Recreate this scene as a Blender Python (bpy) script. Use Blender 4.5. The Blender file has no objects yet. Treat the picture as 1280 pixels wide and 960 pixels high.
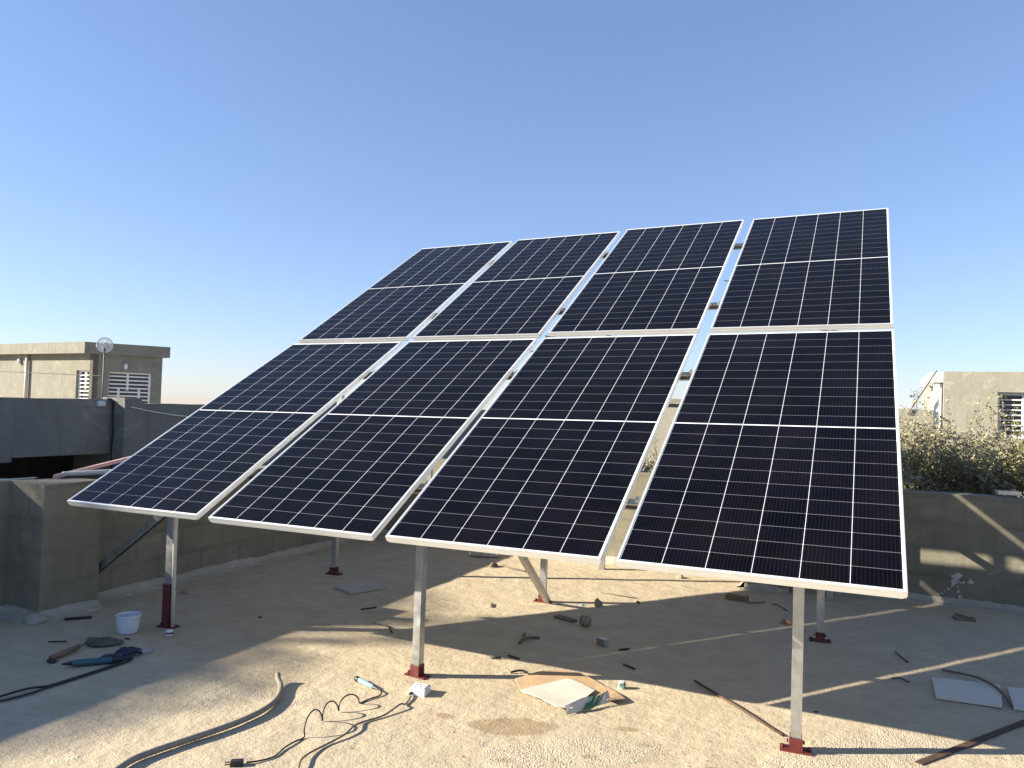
import bpy, bmesh, math, random
from mathutils import Vector, Matrix, noise
R = math.radians
rnd = random.Random(7)
sc = bpy.context.scene
COL = sc.collection

# ------------------------------------------------------------------ camera, sky, sun, exposure
cd = bpy.data.cameras.new("camera")
cd.sensor_width = 36.0
cd.lens = 953.99 / 1280 * 36
cd.clip_end = 6000
cd.clip_start = 0.05
cam = bpy.data.objects.new("camera", cd)
COL.objects.link(cam)
_r = Vector((0.905075, 0.424078, 0.031566)); _u = Vector((-0.016383, -0.039401, 0.999089)); _w = Vector((-0.424935, 0.904768, 0.028713))
cam.matrix_world = Matrix(((_r.x, _u.x, -_w.x, 4.56429), (_r.y, _u.y, -_w.y, -3.20740), (_r.z, _u.z, -_w.z, 1.48982), (0, 0, 0, 1)))
sc.camera = cam

SUN_EL = 22.15
SD = Vector((-0.87896, -0.47689))            # horizontal direction towards the sun
wd = bpy.data.worlds.new("World"); sc.world = wd; wd.use_nodes = True
wn = wd.node_tree
sky = wn.nodes.new('ShaderNodeTexSky'); sky.sky_type = 'NISHITA'; sky.sun_disc = False
sky.sun_elevation = R(SUN_EL); sky.sun_rotation = math.atan2(SD.x, SD.y) % (2 * math.pi)
sky.altitude = 0; sky.air_density = 1.0; sky.dust_density = 0.12; sky.ozone_density = 3.5
bg = wn.nodes['Background']
gm = wn.nodes.new('ShaderNodeGamma'); gm.inputs[1].default_value = .72
tn = wn.nodes.new('ShaderNodeMix'); tn.data_type = 'RGBA'; tn.blend_type = 'MULTIPLY'; tn.inputs[0].default_value = 1; tn.inputs[7].default_value = (.85, .89, 1.09, 1)
wn.links.new(sky.outputs[0], gm.inputs[0]); wn.links.new(gm.outputs[0], tn.inputs[6])
wn.links.new(tn.outputs[2], bg.inputs[0]); bg.inputs[1].default_value = 0.094
sl = bpy.data.lights.new("sun", 'SUN'); sl.energy = 5.0; sl.angle = R(0.53); sl.color = (1.0, 0.91, 0.75)
so = bpy.data.objects.new("sun", sl); COL.objects.link(so)
ld = Vector((-SD.x * math.cos(R(SUN_EL)), -SD.y * math.cos(R(SUN_EL)), -math.sin(R(SUN_EL))))
so.rotation_euler = ld.to_track_quat('-Z', 'Y').to_euler(); so.location = (0, 0, 30)
sc.view_settings.view_transform = 'Standard'; sc.view_settings.look = 'None'
sc.view_settings.gamma = 1.0; sc.view_settings.use_curve_mapping = False
sc.view_settings.exposure = 1.62

# ------------------------------------------------------------------ material helpers
class NT:
    def __init__(s, name):
        s.m = bpy.data.materials.new(name); s.m.use_nodes = True
        s.t = s.m.node_tree; s.p = s.t.nodes['Principled BSDF']
    def node(s, typ, **kw):
        n = s.t.nodes.new(typ)
        for k, v in kw.items(): setattr(n, k, v)
        return n
    def put(s, sock, v):
        if hasattr(v, 'links') or isinstance(v, bpy.types.NodeSocket): s.t.links.new(v, sock)
        elif isinstance(v, (tuple, list)) and len(v) == 3 and sock.type == 'RGBA': sock.default_value = (*v, 1)
        else: sock.default_value = v
    def m2(s, op, a, b=0.0, c=0.0):
        n = s.node('ShaderNodeMath', operation=op)
        s.put(n.inputs[0], a); s.put(n.inputs[1], b); s.put(n.inputs[2], c)
        return n.outputs[0]
    def mix(s, f, a, b, mode='MIX'):
        n = s.node('ShaderNodeMix', data_type='RGBA', blend_type=mode)
        s.put(n.inputs[0], f); s.put(n.inputs[6], a); s.put(n.inputs[7], b)
        return n.outputs[2]
    def coord(s, kind='Object'):
        return s.node('ShaderNodeTexCoord').outputs[kind]
    def geo(s): return s.node('ShaderNodeNewGeometry').outputs['Position']
    def noise(s, scale, detail=4, rough=.55, vec=None, dist=0.0):
        n = s.node('ShaderNodeTexNoise'); n.inputs['Scale'].default_value = scale
        n.inputs['Detail'].default_value = detail; n.inputs['Roughness'].default_value = rough
        n.inputs['Distortion'].default_value = dist
        if vec is not None: s.t.links.new(vec, n.inputs['Vector'])
        return n.outputs[0]
    def vor(s, scale, vec=None, feature='F1', out='Distance'):
        n = s.node('ShaderNodeTexVoronoi', feature=feature); n.inputs['Scale'].default_value = scale
        if vec is not None: s.t.links.new(vec, n.inputs['Vector'])
        return n.outputs[out]
    def ramp(s, f, a, b, lo=0.0, hi=1.0):
        n = s.node('ShaderNodeMapRange'); n.inputs['From Min'].default_value = a; n.inputs['From Max'].default_value = b
        n.inputs['To Min'].default_value = lo; n.inputs['To Max'].default_value = hi
        s.put(n.inputs['Value'], f); return n.outputs[0]
    def scale(s, vec, v, rot=(0, 0, 0)):
        n = s.node('ShaderNodeMapping'); n.inputs['Scale'].default_value = v; n.inputs['Rotation'].default_value = rot
        s.t.links.new(vec, n.inputs['Vector']); return n.outputs[0]
    def bump(s, h, strength=.5, dist=.01, prev=None):
        n = s.node('ShaderNodeBump'); n.inputs['Strength'].default_value = strength; n.inputs['Distance'].default_value = dist
        s.t.links.new(h, n.inputs['Height'])
        if prev is not None: s.t.links.new(prev, n.inputs['Normal'])
        return n.outputs[0]
    def out(s, col=None, rough=None, nrm=None, **kw):
        if col is not None: s.put(s.p.inputs['Base Color'], col)
        if rough is not None: s.put(s.p.inputs['Roughness'], rough)
        if nrm is not None: s.t.links.new(nrm, s.p.inputs['Normal'])
        for k, v in kw.items(): s.put(s.p.inputs[k.replace('_', ' ')], v)
        return s.m

def simple(name, col, rough=.6, metal=0.0, var=.12, scale=20, bump=.15, bd=.002, spec=.5):
    n = NT(name); v = n.geo()
    f = n.ramp(n.noise(scale, 5, .6, v), .3, .7)
    c2 = tuple(max(0, c * (1 - var * 2)) for c in col)
    nr = n.bump(n.noise(scale * 6, 3, .6, v), bump, bd)
    return n.out(n.mix(f, c2, col), rough, nr, Metallic=metal, Specular_IOR_Level=spec)

def mat_ground():
    n = NT("rough_concrete_screed"); v = n.geo()
    big = n.ramp(n.noise(.8, 5, .6, v), .32, .68)
    mid = n.ramp(n.noise(5, 6, .65, v), .35, .65)
    fine = n.ramp(n.noise(60, 4, .7, v), .3, .7)
    c = n.mix(big, (.44, .365, .245), (.50, .42, .285))
    c = n.mix(n.m2('MULTIPLY', mid, .6), c, (.33, .265, .18))
    c = n.mix(n.m2('MULTIPLY', fine, .22), c, (.54, .46, .34))
    # small dark grit and pits
    pit = n.ramp(n.vor(42, v), .05, .16, 1, 0)
    pm = n.ramp(n.noise(3.1, 3, .6, v), .40, .62)
    c = n.mix(n.m2('MULTIPLY', n.m2('MULTIPLY', pit, pm), .7), c, (.15, .115, .08))
    # trowel smears running across
    sm = n.ramp(n.noise(3.0, 5, .65, n.scale(v, (.7, 5, 1), (0, 0, R(-20)))), .52, .75)
    c = n.mix(n.m2('MULTIPLY', sm, .4), c, (.52, .45, .34))
    sm2 = n.ramp(n.noise(6.0, 5, .7, n.scale(v, (.6, 6, 1), (0, 0, R(24))), .4), .50, .68)
    c = n.mix(n.m2('MULTIPLY', sm2, .38), c, (.29, .24, .175))
    sp_ = n.ramp(n.vor(17, v), .03, .07, 1, 0); c = n.mix(n.m2('MULTIPLY', sp_, .8), c, (.13, .10, .07))
    # damp stains of their own shape
    sep = n.node('ShaderNodeSeparateXYZ'); n.t.links.new(v, sep.inputs[0])
    wob = n.m2('MULTIPLY', n.m2('SUBTRACT', n.noise(7, 4, .6, v), .5), .9)
    def blob(x, y, rx, ry, ang=0):
        ca, sa = math.cos(ang), math.sin(ang)
        dx = n.m2('SUBTRACT', sep.outputs[0], x); dy = n.m2('SUBTRACT', sep.outputs[1], y)
        a = n.m2('DIVIDE', n.m2('ADD', n.m2('MULTIPLY', dx, ca), n.m2('MULTIPLY', dy, sa)), rx)
        b = n.m2('DIVIDE', n.m2('SUBTRACT', n.m2('MULTIPLY', dy, ca), n.m2('MULTIPLY', dx, sa)), ry)
        d = n.m2('SQRT', n.m2('ADD', n.m2('MULTIPLY', a, a), n.m2('MULTIPLY', b, b)))
        return n.ramp(n.m2('ADD', d, wob), .85, 1.05, 1, 0)
    st = blob(3.08, .06, .22, .10, .45)
    for b in ((3.56, .30, .06, .025, .3), (3.68, .18, .04, .02, .2), (3.2, -.25, .05, .02, .3), (2.75, .02, .05, .03, 0), (1.3, .9, .07, .03, .5), (3.5, -.05, .04, .02, .4), (4.0, .1, .04, .02, .4)):
        st = n.m2('MAXIMUM', st, blob(*b))
    c = n.mix(n.m2('MULTIPLY', st, .75), c, (.27, .19, .11))
    # coarse, crusty patches
    cr = n.m2('MAXIMUM', blob(3.42, -.05, .42, .16, .6), blob(4.55, .55, .55, .2, .9))
    cr = n.m2('MAXIMUM', cr, n.ramp(n.noise(1.7, 4, .6, v), .60, .70))
    h1 = n.m2('ADD', n.m2('MULTIPLY', n.vor(130, v), .6), n.m2('MULTIPLY', n.noise(75, 4, .75, v), .7)); h2 = n.noise(28, 6, .7, v); h3 = n.noise(9, 4, .6, v)
    h = n.m2('ADD', n.m2('MULTIPLY', h1, n.ramp(cr, 0, 1, .22, 1.0)), n.m2('MULTIPLY', h2, .55))
    nr = n.bump(h, .8, .009); nr = n.bump(h3, .45, .025, nr); nr = n.bump(n.noise(140, 3, .7, v), .35, .003, nr)
    c = n.mix(n.m2('MULTIPLY', cr, n.ramp(h1, .4, .8, .0, .35)), c, (.56, .50, .40))
    return n.out(c, .92, nr, Specular_IOR_Level=.25)

def mat_plaster(name, a, b, block=True, bd=.006):
    n = NT(name); v = n.geo()
    f = n.ramp(n.noise(1.6, 6, .6, v, .4), .3, .7)
    g = n.ramp(n.noise(7, 5, .65, n.scale(v, (1, 1, 2.2))), .3, .72)
    c = n.mix(f, a, b); c = n.mix(n.m2('MULTIPLY', g, .4), c, tuple(x * .72 for x in a))
    if block:   # plastered block courses ghosting through
        sep = n.node('ShaderNodeSeparateXYZ'); n.t.links.new(v, sep.inputs[0])
        cmb = n.node('ShaderNodeCombineXYZ')
        n.t.links.new(n.m2('ADD', sep.outputs[0], sep.outputs[1]), cmb.inputs[0]); n.t.links.new(sep.outputs[2], cmb.inputs[1])
        br = n.node('ShaderNodeTexBrick'); n.t.links.new(cmb.outputs[0], br.inputs['Vector'])
        br.inputs['Scale'].default_value = 1; br.inputs['Brick Width'].default_value = .42; br.inputs['Row Height'].default_value = .215
        br.inputs['Mortar Size'].default_value = .035; br.inputs['Mortar Smooth'].default_value = 1.0
        br.inputs['Color1'].default_value = (1, 1, 1, 1); br.inputs['Color2'].default_value = (.80, .81, .83, 1); br.inputs['Mortar'].default_value = (.74, .74, .74, 1)
        c = n.mix(n.ramp(n.noise(1.9, 3, .6, v), .35, .65, .35, .95), c, br.outputs['Color'], 'MULTIPLY')
    dr_ = n.ramp(n.noise(5, 4, .6, n.scale(v, (1, 1, .16))), .52, .72)
    c = n.mix(n.m2('MULTIPLY', dr_, .32), c, tuple(x * .55 for x in a))
    pl_ = n.ramp(n.noise(2.6, 5, .65, n.scale(v, (1, 1, 1.7), (R(30), R(20), 0)), .8), .58, .68)
    c = n.mix(n.m2('MULTIPLY', pl_, .38), c, tuple(min(1, x * 1.45) for x in b))
    nr = n.bump(n.noise(30, 6, .7, v), .45, bd); nr = n.bump(n.noise(6, 4, .6, v), .4, .02, nr)
    return n.out(c, .93, nr, Specular_IOR_Level=.2)

def mat_cells():
    n = NT("photovoltaic_cells"); uv = n.coord('UV')
    sep = n.node('ShaderNodeSeparateXYZ'); n.t.links.new(uv, sep.inputs[0])
    X = n.m2('MULTIPLY', sep.outputs[0], 1.104); Y = n.m2('MULTIPLY', sep.outputs[1], 2.313)
    cw, ch = .1827, .1042
    cx = n.m2('DIVIDE', n.m2('SUBTRACT', X, .004), cw)
    # upper and lower half strings
    yh = n.m2('SUBTRACT', n.m2('ABSOLUTE', n.m2('SUBTRACT', Y, 1.1565)), .0045)
    cy = n.m2('DIVIDE', yh, ch)
    fx = n.m2('FRACT', cx); fy = n.m2('FRACT', cy)
    ex = n.m2('MULTIPLY', n.m2('MINIMUM', fx, n.m2('SUBTRACT', 1, fx)), cw)
    ey = n.m2('MULTIPLY', n.m2('MINIMUM', fy, n.m2('SUBTRACT', 1, fy)), ch)
    lx = n.m2('LESS_THAN', ex, .0010); ly = n.m2('LESS_THAN', ey, .0011)
    outx = n.m2('MAXIMUM', n.m2('LESS_THAN', cx, 0), n.m2('GREATER_THAN', cx, 6))
    outy = n.m2('MAXIMUM', n.m2('LESS_THAN', yh, 0), n.m2('GREATER_THAN', cy, 11))
    # the clipped cell corners leave a small diamond of backsheet
    dia = n.m2('LESS_THAN', n.m2('ADD', ex, ey), .0030)
    white = n.m2('MAXIMUM', n.m2('MAXIMUM', lx, outx), n.m2('MAXIMUM', outy, dia))
    bus = n.m2('FRACT', n.m2('MULTIPLY', fx, 12))
    busm = n.m2('LESS_THAN', n.m2('ABSOLUTE', n.m2('SUBTRACT', bus, .5)), .05)
    cmb = n.node('ShaderNodeCombineXYZ'); n.t.links.new(n.m2('FLOOR', cx), cmb.inputs[0])
    n.t.links.new(n.m2('FLOOR', n.m2('DIVIDE', n.m2('SUBTRACT', Y, .0147), ch)), cmb.inputs[1])
    oi = n.node('ShaderNodeObjectInfo'); n.t.links.new(n.m2('MULTIPLY', oi.outputs['Random'], 91), cmb.inputs[2])
    wn_ = n.node('ShaderNodeTexWhiteNoise'); n.t.links.new(cmb.outputs[0], wn_.inputs[0])
    cell = n.mix(wn_.outputs[0], (.0011, .0011, .0022), (.0022, .0022, .0044))
    v = n.geo()
    dust = n.ramp(n.noise(3.5, 6, .65, v), .35, .75, .0, .009)
    c = n.mix(n.m2('MULTIPLY', busm, .5), cell, (.020, .020, .027))
    c = n.mix(n.m2('MULTIPLY', ly, .55), c, (.26, .27, .29))
    c = n.mix(white, c, (.66, .68, .70))
    c = n.mix(dust, c, (.34, .29, .22))
    smear = n.ramp(n.noise(9, 5, .7, v, .6), .45, .8, .055, .14)
    return n.out(c, smear, None, IOR=1.27, Specular_IOR_Level=.26)

def mat_galv(name="galvanised_steel", a=(.38, .39, .38), b=(.56, .56, .53)):
    n = NT(name); v = n.geo()
    sp = n.vor(60, v); f = n.ramp(n.noise(14, 4, .6, v), .3, .7)
    c = n.mix(f, a, b); c = n.mix(n.ramp(sp, .1, .6, 0, .25), c, (.42, .43, .43))
    st = n.ramp(n.noise(10, 5, .65, n.scale(v, (2, 2, .4))), .55, .75)
    c = n.mix(n.m2('MULTIPLY', st, .6), c, (.26, .235, .19)); c = n.mix(n.ramp(n.noise(45, 4, .7, n.scale(v, (1, 1, .25))), .5, .75, 0, .45), c, (.22, .21, .19))
    nr = n.bump(n.noise(90, 3, .6, v), .08, .002)
    return n.out(c, n.ramp(n.noise(20, 3, .6, v), .3, .7, .32, .52), nr, Metallic=.85)

def mat_leaf(name, a, b, c3):
    n = NT(name); oi = n.geo()
    r = n.node('ShaderNodeNewGeometry').outputs['Random Per Island']
    c = n.mix(r, a, b); c = n.mix(n.ramp(n.m2('FRACT', n.m2('MULTIPLY', r, 7.3)), .7, 1.0, 0, .8), c, c3)
    n.out(c, .6, None, Specular_IOR_Level=.35)
    tr = n.node('ShaderNodeBsdfTranslucent'); n.put(tr.inputs[0], c)
    ms = n.node('ShaderNodeMixShader'); ms.inputs[0].default_value = .22
    n.t.links.new(n.p.outputs[0], ms.inputs[1]); n.t.links.new(tr.outputs[0], ms.inputs[2])
    n.t.links.new(ms.outputs[0], n.t.nodes['Material Output'].inputs[0])
    return n.m

M = {}
M['ground'] = mat_ground()
M['wall'] = mat_plaster("cement_plaster", (.195, .178, .132), (.26, .238, .18))
M['fillet'] = mat_plaster("mortar_fillet", (.34, .31, .25), (.42, .38, .31), False, .012)
M['nwall'] = mat_plaster("grey_cement_render", (.165, .162, .148), (.215, .21, .19), False)
M['hwall'] = mat_plaster("tan_grey_render", (.205, .192, .155), (.26, .243, .20), False)
M['hwall2'] = mat_plaster("pale_tan_render", (.27, .25, .20), (.33, .305, .245), False)
M['dirt'] = simple("dry_earth", (.44, .40, .33), .95, 0, .15, .4, .3, .05)
M['cells'] = mat_cells()
M['alu'] = simple("anodised_aluminium", (.80, .80, .78), .34, .55, .04, 9, .05, .001)
M['back'] = simple("white_backsheet", (.72, .72, .72), .5)
M['galv'] = mat_galv()
M['red'] = simple("red_oxide_primer", (.15, .020, .017), .55, 0, .3, 30, .3, .002)
M['rust'] = simple("rusty_steel", (.115, .065, .04), .75, .3, .25, 40, .3, .002)
M['white'] = simple("white_plastic", (.74, .74, .72), .4, 0, .04, 12, .05, .001)
M['bucketm'] = simple("milky_plastic", (.62, .65, .70), .4, 0, .07, 15, .08, .001)
M['pvc'] = simple("grey_corrugated_hose", (.26, .225, .175), .55, 0, .15, 40, .2, .002)
M['pvcw'] = simple("off_white_conduit", (.60, .57, .49), .45, 0, .06, 20, .05, .001)
M['black'] = simple("black_rubber", (.018, .017, .017), .5, 0, .2, 30, .1, .001)
M['cable'] = simple("dusty_grey_cable", (.15, .125, .095), .6, 0, .15, 30, .1, .001)
M['teal'] = simple("teal_plastic", (.035, .10, .13), .4, 0, .12, 40, .1, .001)
M['tealp'] = simple("pale_teal_plastic", (.22, .40, .43), .4, 0, .12, 60, .1, .001)
M['navy'] = simple("navy_rubber", (.014, .02, .06), .55, 0, .2, 70, .5, .003)
M['knit'] = simple("grey_white_knit", (.42, .43, .46), .9, 0, .15, 200, .5, .002)
M['wood'] = simple("worn_wood", (.22, .145, .09), .7, 0, .2, 25, .3, .002)
M['woodg'] = simple("weathered_grey_wood", (.17, .135, .10), .85, 0, .2, 25, .4, .003)
M['card'] = simple("brown_cardboard", (.46, .31, .175), .85, 0, .08, 14, .15, .002)
M['cardin'] = simple("dusty_pale_cardboard", (.56, .51, .43), .85, 0, .06, 10, .15, .002)
M['board'] = simple("pale_gypsum_board", (.60, .56, .48), .85, 0, .06, 8, .15, .002)
M['tile'] = simple("pale_stone_tile", (.42, .38, .31), .85, 0, .08, 10, .2, .002)
M['rock'] = simple("broken_concrete", (.30, .26, .20), .95, 0, .2, 30, .6, .006)
M['brick'] = simple("reddish_brick", (.36, .19, .11), .9, 0, .15, 30, .5, .004)
M['steel'] = simple("dirty_trowel_steel", (.17, .155, .13), .6, .4, .25, 25, .4, .003)
M['bark'] = simple("grey_twig_bark", (.22, .18, .13), .9, 0, .2, 30, .4, .004)
M['pink'] = simple("pink_primed_steel", (.62, .36, .33), .6, 0, .1, 20, .1, .001)
M['winw'] = simple("white_painted_steel", (.72, .72, .70), .45, 0, .05, 6, .05, .001)
M['dark'] = simple("dark_window_glass", (.02, .022, .025), .12, 0, .1, 4, .02, .001)
M['tarp'] = simple("blue_grey_tarpaulin", (.26, .28, .33), .6, 0, .15, 3, .5, .02)
M['green'] = simple("green_print", (.02, .15, .07), .6, 0, .1, 20, .1, .001)
M['plaster'] = simple("dried_plaster_splash", (.50, .49, .45), .95, 0, .12, 40, .6, .004)
M['clear'] = simple("scuffed_clear_plastic", (.52, .46, .37), .3, 0, .2, 30, .3, .003)
M['leaf'] = mat_leaf("dusty_grey_green_leaf", (.21, .205, .11), (.34, .32, .20), (.50, .44, .32))
M['leafy'] = mat_leaf("yellow_green_leaf", (.17, .185, .055), (.29, .285, .11), (.42, .38, .22))
M['palm'] = mat_leaf("palm_leaf", (.06, .09, .035), (.10, .12, .05), (.2, .17, .08))

# ------------------------------------------------------------------ object helpers
def link(name, bm, mat, parent=None, smooth=False, uv=False):
    me = bpy.data.meshes.new(name); bm.normal_update(); bm.to_mesh(me); bm.free()
    o = bpy.data.objects.new(name, me); COL.objects.link(o)
    for m in (mat if isinstance(mat, (list, tuple)) else [mat]): me.materials.append(m)
    if smooth:
        for p in me.polygons: p.use_smooth = True
    if parent is not None: o.parent = parent
    return o
def thing(name, label, cat, loc=(0, 0, 0), rz=0.0, group=None):
    o = bpy.data.objects.new(name, None); COL.objects.link(o); o.location = loc; o.rotation_euler = (0, 0, rz)
    o.empty_display_size = .1
    o['label'] = label; o['category'] = cat
    if group: o['group'] = group
    return o
def tag(o, label, cat, group=None):
    o['label'] = label; o['category'] = cat
    if group: o['group'] = group
    return o
def struct(o): o['kind'] = 'structure'; return o
def box(bm, lo, hi, mtx=None):
    r = bmesh.ops.create_cube(bm, size=1.0)
    c = [(a + b) / 2 for a, b in zip(lo, hi)]; s = [b - a for a, b in zip(lo, hi)]
    for v in r['verts']:
        v.co = Vector((v.co.x * s[0] + c[0], v.co.y * s[1] + c[1], v.co.z * s[2] + c[2]))
        if mtx: v.co = mtx @ v.co
    return r['verts']
def bevel(bm, w, seg=1):
    bmesh.ops.bevel(bm, geom=bm.edges[:], offset=w, segments=seg, affect='EDGES', profile=.6)
def smooth_path(pts, n=8):
    P = [Vector(p) for p in pts]; P = [P[0] * 2 - P[1]] + P + [P[-1] * 2 - P[-2]]; out = []
    for i in range(1, len(P) - 2):
        for k in range(n):
            t = k / n; a, b, c, d = P[i - 1:i + 3]
            out.append(.5 * ((2 * b) + (c - a) * t + (2 * a - 5 * b + 4 * c - d) * t * t + (3 * b - a - 3 * c + d) * t ** 3))
    out.append(P[-2]); return out
def tube(bm, pts, rad, seg=8, cap=True):
    pts = [Vector(p) for p in pts]; rings = []; up = Vector((0.03, .02, 1)).normalized()
    for i, p in enumerate(pts):
        t = (pts[min(i + 1, len(pts) - 1)] - pts[max(i - 1, 0)]).normalized()
        s = t.cross(up)
        if s.length < .05: s = t.cross(Vector((1, 0, 0)))
        s.normalize(); q = s.cross(t).normalized()
        r = rad[i] if isinstance(rad, (list, tuple)) else rad
        rings.append([bm.verts.new(p + (s * math.cos(2 * math.pi * k / seg) + q * math.sin(2 * math.pi * k / seg)) * r) for k in range(seg)])
    for a, b in zip(rings, rings[1:]):
        for k in range(seg): bm.faces.new((a[k], a[(k + 1) % seg], b[(k + 1) % seg], b[k]))
    if cap: bm.faces.new(rings[0][::-1]); bm.faces.new(rings[-1])
def sweep(bm, prof, a, b, xdir):
    """extrude a 2D outline from a to b; prof (x,y) with x along xdir"""
    a = Vector(a); b = Vector(b); t = (b - a).normalized(); x = Vector(xdir); x = (x - t * x.dot(t)).normalized(); y = t.cross(x)
    r1 = [bm.verts.new(a + x * p[0] + y * p[1]) for p in prof]; r2 = [bm.verts.new(b + x * p[0] + y * p[1]) for p in prof]
    n = len(prof)
    for k in range(n): bm.faces.new((r1[k], r1[(k + 1) % n], r2[(k + 1) % n], r2[k]))
    bm.faces.new(r1[::-1]); bm.faces.new(r2)
def channel(s=.041, t=.0025, lip=.009):
    h = s / 2
    return [(-h, -h), (h, -h), (h, h), (h - lip, h), (h - lip, h - t), (h - t, h - t), (h - t, -h + t), (-h + t, -h + t), (-h + t, h - t), (-h + lip, h - t), (-h + lip, h), (-h, h)]
def poly_prism(bm, pts, z0, z1):
    a = [bm.verts.new((p[0], p[1], z0 if len(p) < 3 else p[2] + z0)) for p in pts]
    b = [bm.verts.new((p[0], p[1], z1 if len(p) < 3 else p[2] + z1)) for p in pts]
    n = len(pts)
    for k in range(n): bm.faces.new((a[k], a[(k + 1) % n], b[(k + 1) % n], b[k]))
    bm.faces.new(a[::-1]); bm.faces.new(b)
def jag(bm, amp, sc_=30, seed=0):
    for v in bm.verts:
        v.co += Vector((noise.noise(v.co * sc_ + Vector((seed, 0, 0))), noise.noise(v.co * sc_ + Vector((0, seed + 9, 0))), noise.noise(v.co * sc_ + Vector((0, 0, seed + 17))))) * amp
def rock_bm(size, seed, sub=2):
    bm = bmesh.new(); bmesh.ops.create_icosphere(bm, subdivisions=sub, radius=1)
    for v in bm.verts:
        d = v.co.normalized(); k = 1 + .45 * noise.noise(d * 1.3 + Vector((seed, seed * 2, 0))) + .2 * noise.noise(d * 3.1 + Vector((0, seed, 3)))
        v.co = Vector((d.x * size[0] * k, d.y * size[1] * k, max(-.2, d.z * k) * size[2]))
    zmin = min(v.co.z for v in bm.verts)
    for v in bm.verts: v.co.z -= zmin
    return bm

# ------------------------------------------------------------------ ground far below, roof slab
bm = bmesh.new(); s_ = 2500
for q in (((-s_, -s_), (s_, -s_), (s_, s_), (-s_, s_)),):
    bm.faces.new([bm.verts.new((x, y, -4.0)) for x, y in q])
struct(link('ground', bm, M['dirt']))
X0, X1, Y0, Y1 = -.64, 12.0, -9.0, 4.10
bm = bmesh.new(); st = .05; nx = int((6.4 - X0) / st); ny = int((Y1 + 2.0) / st)
def gz(x, y): return .0035 * noise.noise(Vector((x * 2.1, y * 2.1, 0))) + .0022 * noise.noise(Vector((x * 7, y * 7, 3)))
grid = [[bm.verts.new((X0 + (6.4 - X0) * i / nx, -2.0 + (Y1 + 2.0) * j / ny, 0)) for j in range(ny + 1)] for i in range(nx + 1)]
for row in grid:
    for v in row: v.co.z = gz(v.co.x, v.co.y) if (X0 + .01 < v.co.x < 6.39 and -1.99 < v.co.y < Y1 - .01) else 0
for i in range(nx):
    for j in range(ny): bm.faces.new((grid[i][j], grid[i + 1][j], grid[i + 1][j + 1], grid[i][j + 1]))
for (a, b, c, d) in ((X0, X1, Y0, -2.0), (6.4, X1, -2.0, Y1)):
    bm.faces.new([bm.verts.new(p) for p in ((a, c, 0), (b, c, 0), (b, d, 0), (a, d, 0))])
struct(link('roof_floor', bm, M['ground'], smooth=True))
bm = bmesh.new(); box(bm, (X0 - .2, Y0, -3.996), (X1, Y1 + .06, -.02))
tag(link('building', bm, M['hwall']), 'plastered building whose flat rooftop carries the solar array', 'building')

# ------------------------------------------------------------------ parapet walls
def wall_piece(lo, hi, seed=1, mat=None):
    bm = bmesh.new(); box(bm, lo, hi)
    long_ = max(hi[0] - lo[0], hi[1] - lo[1]); cuts = int(long_ / .22)
    ed = [e for e in bm.edges if abs((e.verts[0].co - e.verts[1].co).length - long_) < 1e-4]
    if cuts > 1: bmesh.ops.subdivide_edges(bm, edges=ed, cuts=cuts)
    for v in bm.verts:
        if v.co.z > hi[2] - .01: v.co.z += .009 * noise.noise(v.co * 2.3 + Vector((seed, 0, 0))) + .007 * noise.noise(v.co * 9 + Vector((seed, 3, 0)))
    return bm
def fillet(bm, a, b, nrm, h=.055, w=.07):
    """sloping mortar skirting along the foot of a wall, running from a to b, growing out along nrm"""
    a = Vector((*a, 0)); b = Vector((*b, 0)); nv = Vector((*nrm, 0)); L = (b - a).length; n = max(2, int(L / .07)); rows = []
    for i in range(n + 1):
        p = a.lerp(b, i / n); k = 1 + .35 * noise.noise(p * 3.3) + .25 * noise.noise(p * 11)
        rows.append([bm.verts.new(p + Vector((0, 0, h * k))), bm.verts.new(p + nv * (.012 * k) + Vector((0, 0, h * k * .96))), bm.verts.new(p + nv * w * .5 * k + Vector((0, 0, h * .32 * k))), bm.verts.new(p + nv * w * k + Vector((0, 0, .004))), bm.verts.new(p + nv * (w * 1.15 + .01) * k + Vector((0, 0, -.012)))])
    for r, s in zip(rows, rows[1:]):
        for k in range(4): bm.faces.new((r[k], s[k], s[k + 1], r[k + 1]))

lw = thing('parapet_wall', 'grey plastered parapet wall along the left edge of the roof', 'wall', (-.55, 0, 0))
off = Vector((.55, 0, 0))
def lpart(name, bm, mat, par, o=off, **k):
    for v in bm.verts: v.co += o
    return link(name, bm, mat, par, **k)
lpart('wall', wall_piece((-.62, .40, -.02), (-.45, 3.97, .85), 3), M['wall'], lw)
lpart('wall', wall_piece((-.85, -8.9, -.02), (-.65, .10, .88), 5), M['wall'], lw)
lpart('pillar', wall_piece((-.652, .03, -.02), (-.30, .45, .878), 7), M['wall'], lw)
bm = bmesh.new(); fillet(bm, (-.45, .45), (-.45, 3.97), (1, 0)); fillet(bm, (-.65, -6), (-.65, .03), (1, 0)); fillet(bm, (-.30, .03), (-.30, .45), (1, 0)); fillet(bm, (-.65, .03), (-.30, .03), (0, -1))
lpart('mortar_skirting', bm, M['fillet'], lw)
bw = thing('parapet_wall', 'grey plastered parapet wall along the back of the roof, shrubs behind it', 'wall', (3, 3.97, 0)); off2 = Vector((-3, -3.97, 0))
lpart('wall', wall_piece((-.45, 3.97, -.02), (12, 4.14, .885), 9), M['wall'], bw, off2)
lpart('pillar', wall_piece((3.62, 3.60, -.02), (3.98, 3.975, .88), 11), M['wall'], bw, off2)
bm = bmesh.new(); fillet(bm, (-.45, 3.97), (3.62, 3.97), (0, -1), .06, .09); fillet(bm, (3.98, 3.97), (12, 3.97), (0, -1), .05, .08)
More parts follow.
